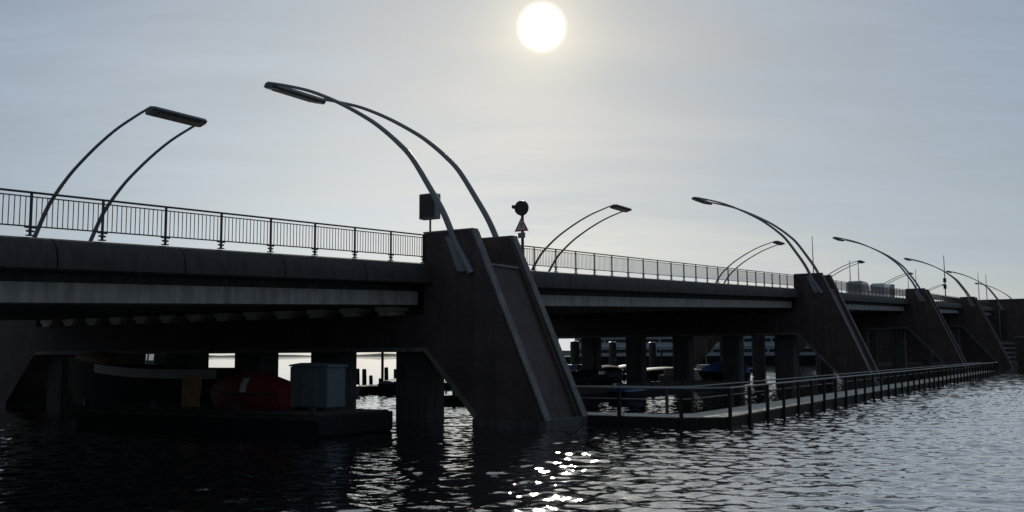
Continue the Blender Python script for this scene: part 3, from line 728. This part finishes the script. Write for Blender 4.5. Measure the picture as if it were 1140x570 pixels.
# ------------------------------------------------------------------ boats
def hull_rings(L, B, H, sheer=0.25, n=14, stern=0.75):
    rings = []
    for i in range(n + 1):
        f = i / n
        hb = B / 2 * (stern + (1 - stern) * min(1, f / 0.35)) * (1 - max(0, (f - 0.45) / 0.55) ** 2.2)
        hb = max(hb, 0.02)
        top = H * (1 + sheer * max(0, (f - 0.3) / 0.7) ** 1.6)
        keel = -0.25 + (0.25 + top * 0.55) * max(0, (f - 0.78) / 0.22) ** 2
        y = f * L
        rings.append([(-hb, y, top), (-hb * 0.93, y, top * 0.45 + keel * 0.2), (-hb * 0.55, y, keel), (hb * 0.55, y, keel), (hb * 0.93, y, top * 0.45 + keel * 0.2), (hb, y, top)])
    return rings
def boat(label, s, t, rz, L, B, H, hull, cover=None, cover_z=0.5, cabin=None, stripe=None, mast=0, bow_cover=None, group='boats moored under the bridge', z=0.0, name='moored_boat'):
    r = thing(name, label, 'boat', s, t, z, rz, group)
    rg = hull_rings(L, B, H)
    b = MB().loft(rg); b.smooth = True; b.build('hull', hull, r)
    rail = MB().tube([q[0] for q in rg], 0.04, 6); rail.tube([q[-1] for q in rg], 0.04, 6); rail.build('rub_rail', 'timber_dark', r)
    def arch(i0, i1, zz, k=0.96, lift=0.0):
        out_ = []
        for i in range(i0, i1 + 1):
            q = rg[i]; hb = q[-1][0] * k; tp = q[-1][2]; e = math.sin(math.pi * (i - i0 + 0.6) / (i1 - i0 + 1.2))
            h = zz * (0.55 + 0.45 * e) * (0.3 + 0.7 * hb / (B / 2))
            out_.append([(hb * math.cos(a), q[0][1], tp + 0.02 + lift + h * math.sin(a)) for a in [math.pi * j / 8 for j in range(9)]])
        return out_
    if cover:
        b = MB().loft(arch(0, 13, cover_z)); b.smooth = True; c = b.build('cover', cover, r)
        if stripe:
            b = MB().loft(arch(5, 6, cover_z, 0.985, 0.03)); b.smooth = True; b.build('stripe', stripe, c)
    if bow_cover:
        b = MB().loft(arch(9, 13, cover_z * 0.8)); b.smooth = True; b.build('bow_cover', bow_cover, r)
    if cabin:
        c0, c1, ch, cm = cabin
        q0, q1 = rg[c0], rg[c1]
        w0, w1 = q0[-1][0] * 0.7, q1[-1][0] * 0.7; z0 = q0[-1][2] - 0.05; zt = z0 + ch
        cb = MB().quadbox([(-w0, q0[0][1], z0), (w0, q0[0][1], z0), (w1, q1[0][1], z0), (-w1, q1[0][1], z0), (-w0 * .88, q0[0][1] + .15, zt), (w0 * .88, q0[0][1] + .15, zt), (w1 * .8, q1[0][1] - .5, zt), (-w1 * .8, q1[0][1] - .5, zt)]).build('cabin', cm, r, bevel=0.04)
        for sx in (-1, 1):
            y0, y1 = q0[0][1] + 0.35, q1[0][1] - 0.75; n = 3
            for k in range(n):
                a = y0 + (y1 - y0) * k / n; e = a + (y1 - y0) / n * 0.75
                fa, fe = (a - q0[0][1]) / (q1[0][1] - q0[0][1]), (e - q0[0][1]) / (q1[0][1] - q0[0][1])
                wa, we = (w0 + (w1 - w0) * fa) * 0.95 * sx, (w0 + (w1 - w0) * fe) * 0.95 * sx
                MB().quadbox([(wa - .05, a, z0 + ch * .45), (wa + .05, a, z0 + ch * .45), (we + .05, e, z0 + ch * .45), (we - .05, e, z0 + ch * .45), (wa * .95 - .05, a, z0 + ch * .8), (wa * .95 + .05, a, z0 + ch * .8), (we * .95 + .05, e, z0 + ch * .8), (we * .95 - .05, e, z0 + ch * .8)]).build('window', 'glass_dark', cb)
    if mast:
        y = L * 0.55; MB().tube([(0, y, H), (0, y, H + mast)], [0.07, 0.04], 8).build('mast', 'steel_tube', r)
    return r
HP = math.pi / 2
wb = boat('dark-hulled boat with a white upper strake and yellow bow cover, at the far left', -1.75, -9.2, HP, 11.6, 2.3, 2.25, 'hull_dark', bow_cover='tarp_yellow', cover_z=0.8)
_rg = hull_rings(11.6, 2.3, 2.25)
for sx in (0, -1):
    k = 1 if sx == 0 else -1
    rings = []
    for q in _rg[:11]:
        x, y, z = q[sx]; o_ = -0.03 if sx == 0 else 0.03
        rings.append([(x + o_, y, z + 0.02), (x - o_, y, z + 0.02), (x * 0.985 - o_, y, z - 0.42), (x * 0.985 + o_, y, z - 0.42)])
    MB().loft(rings).build('sheer_strake', 'ship_grey', wb)
# work barge with what stands on it
def barge():
    r = thing('work_barge', 'low dark work barge in the shade of the nearest span', 'barge', -7.2, -5.75, 0, group='boats moored under the bridge')
    MB().extrude([(-6.75, 0.75), (-6.2, -0.4), (6.2, -0.4), (6.75, 0.1), (6.75, 0.75)], 0, 4.0).build('hull', 'hull_dark', r, bevel=0.05)
    MB().box(-6.6, 6.6, 0.1, 3.9, 0.752, 0.79).build('deck', 'timber_dark', r)
    MB().box(-6.7, 6.7, -0.06, 0.04, 0.6, 0.72).build('rubbing_strake', 'timber_dark', r)
    for x in (-6.2, -2.0, 2.5, 6.2):
        MB().tube([(x, 0.3, 0.79), (x, 0.3, 1.1)], [0.09, 0.12], 10).build('bollard', 'black_paint', r)
barge()
boat('small boat under a red tarpaulin with a white stripe, on the dark barge', -5.0, -2.5, HP, 4.3, 1.6, 0.55, 'tarp_red', cover='tarp_red', cover_z=0.85, stripe='sign_white', z=0.84, group='boats moored under the bridge')
def crate():
    r = thing('covered_crate', 'blue-grey covered crate with a ribbed front, beside the red tarpaulin boat', 'crate', -4.9, -1.62, 0.79)
    MB().box(-0.95, 0.95, 0, 0.95, 0.1, 1.62).build('case', 'tarp_grey', r, bevel=0.04)
    for x in (-0.8, 0, 0.8): MB().box(x - 0.1, x + 0.1, 0, 0.95, 0, 0.1).build('skid', 'timber_dark', r)
    for x in (-0.93, -0.33, 0.30, 0.87): MB().box(x, x + 0.06, -0.04, -0.002, 0.1, 1.6).build('rib', 'sign_grey', r)
    MB().extrude([(-1.01, 1.62), (-0.97, 1.68), (-0.4, 1.75), (0.3, 1.71), (0.97, 1.67), (1.01, 1.60)], -0.06, 1.01).build('cover', 'tarp_grey', r)
crate()
def board():
    r = thing('ochre_board', 'upright ochre board standing on the dark barge left of the red boat', 'board', -5.2, -7.75, 0.79)
    MB().quadbox([(-0.56, 0, 0), (0.50, 0, 0), (0.50, 0.06, 0), (-0.56, 0.06, 0), (-0.62, 0.12, 1.3), (0.44, 0.12, 1.25), (0.44, 0.18, 1.25), (-0.62, 0.18, 1.3)]).build('panel', 'board_ochre', r)
    for x in (-0.45, 0.38): MB().tube([(x, 0.08, 0), (x, 0.6, 0), (x, 0.15, 1.1)], 0.03, 6).build('strut', 'timber_dark', r)
board()
boat('small open boat with a blue cover, between the columns of the second pier', 70, -9.5, HP, 5.5, 2.0, 0.75, 'hull_dark', cover='tarp_blue', cover_z=1.2)
boat('low pale motorboat lying left of the blue-covered boat', 58.5, -14.0, 0.15, 6.5, 2.3, 0.7, 'hull_white', cabin=(4, 9, 0.7, 'hull_white'))
boat('dark motorboat with a low cabin behind the walkway railing', 41, -14.6, 0.05, 7.5, 2.5, 0.75, 'hull_dark', cabin=(4, 9, 0.8, 'hull_dark'))
boat('white sloop with a mast, farthest of the boats between the columns', 84, -20.6, 0.1, 8.5, 2.6, 0.85, 'hull_white', cabin=(4, 9, 0.6, 'hull_white'), mast=4.2)
boat('dark blue rowing boat tied up at the jetty', 16, -21.2, 0.0, 5.0, 1.7, 0.55, 'hull_blue', cover='tarp_grey', cover_z=0.3)
boat('dark covered boat tied up at the jetty behind the rowing boat', 24, -21.3, 0.0, 6.2, 2.1, 0.7, 'hull_dark', cover='hull_blue', cover_z=0.5)

boat('dark cabin boat at the jetty, just right of the nearest brick pier', 44, -20.8, 0.0, 8.5, 2.7, 0.95, 'hull_dark', cabin=(3, 9, 0.9, 'hull_dark'))
boat('blue-hulled covered boat at the jetty, right of the dark cabin boat', 55.5, -20.9, 0.0, 7.5, 2.5, 0.95, 'hull_blue', cover='hull_dark', cover_z=0.7)
boat('dark flat barge-like boat at the jetty, before the pale sloop', 66, -20.6, 0.0, 12.0, 3.0, 0.9, 'hull_dark', cover='tarp_grey', cover_z=0.35)
boat('dark boat moored on the far side of the jetty with a low cabin', 62, -28.0, 0.0, 9.0, 2.7, 0.9, 'hull_dark', cabin=(4, 9, 0.8, 'hull_blue'))
boat('grey-covered boat moored on the far side of the jetty, farther off', 76, -28.0, 0.0, 9.0, 2.7, 1.0, 'hull_dark', cover='tarp_grey', cover_z=0.5)
boat('dark low boat moored on the far side of the jetty, nearest the first pier', 46, -28.0, 0.0, 9.0, 2.7, 0.9, 'hull_dark', cover='hull_dark', cover_z=0.5)

boat('dark canopied boat beyond the bridge at the far left, behind the yellow-bowed boat', 14.2, -32.8, math.radians(62), 13.0, 3.2, 2.0, 'hull_dark', cabin=(1, 11, 1.3, 'hull_dark'))

def pontoon():
    r = thing('darkening_pontoon', 'long low dark pontoon added to darken the water under the second span', 'pontoon', 14, -6.4, 0)
    MB().box(-2.9, 2.9, 0, 36, -0.4, 0.42).build('hull', 'hull_dark', r, bevel=0.06)  # pontoon added to darken bright water and its reflections
    MB().box(-2.85, 2.85, 0.05, 35.95, 0.422, 0.47).build('deck', 'timber_dark', r)
    for k in range(7):
        for x in (-2.6, 2.6): MB().tube([(x, 1 + k * 5.6, 0.47), (x, 1 + k * 5.6, 0.85)], [0.10, 0.13], 10).build('bollard', 'black_paint', r)
pontoon()
boat('small dark dinghy tied to the long pontoon, behind the walkway corner', 22, -1.9, 0.05, 4.6, 1.6, 0.5, 'hull_dark', cover='hull_blue', cover_z=0.3)
boat('dark covered launch tied to the inner side of the long pontoon', 30, -11.2, 0.0, 8.0, 2.5, 0.9, 'hull_dark', cover='hull_dark', cover_z=0.6)

# ------------------------------------------------------------------ grey ferry beyond the bridge
def ferry():
    e = bpy.data.objects.new('ferry', None); C.objects.link(e); e.location = (14.0, 266.0, 0); e.rotation_euler = (0, 0, math.radians(-5))
    tag(e, 'long pale grey ferry with dark window bands, seen through the bridge columns', 'ship')
    L = 110.0; hb = 7.0
    rings = []
    for x, k, zt in ((0, 0.85, 2.2), (6, 1, 2.2), (85, 1, 2.2), (98, 0.7, 2.6), (106, 0.3, 3.0), (L, 0.03, 3.3)):
        rings.append([(x, -hb * k, zt), (x, -hb * k * 0.9, -0.6), (x, hb * k * 0.9, -0.6), (x, hb * k, zt)])
    MB().loft(rings).build('hull', 'hull_dark', e)
    for i, (x0, x1, z0) in enumerate(((2, 96, 2.2), (3, 90, 4.9), (8, 78, 7.6))):
        d = MB().box(x0, x1, -hb + 0.3 + i * 0.4, hb - 0.3 - i * 0.4, z0, z0 + 2.5).build('superstructure', 'ship_grey', e)
        MB().box(x0 - 0.3, x1 + 0.3, -hb + i * 0.4, hb - i * 0.4, z0 + 2.502, z0 + 2.698).build('deck_edge', 'ship_white', e)
        me = MB().box(-3.4, 3.4, -0.03, 0.03, 0.9, 1.75).mesh('window', 'glass_dark')
        for k in range(int((x1 - x0) / 7.2)):
            place('window', me, d, (x0 + 4.2 + k * 7.2, -hb + 0.285 + i * 0.4, z0))
    MB().tube([(40, 0, 10.3), (40, 0, 15)], [1.4, 1.1], 16).build('funnel', 'hull_dark', e)
ferry()
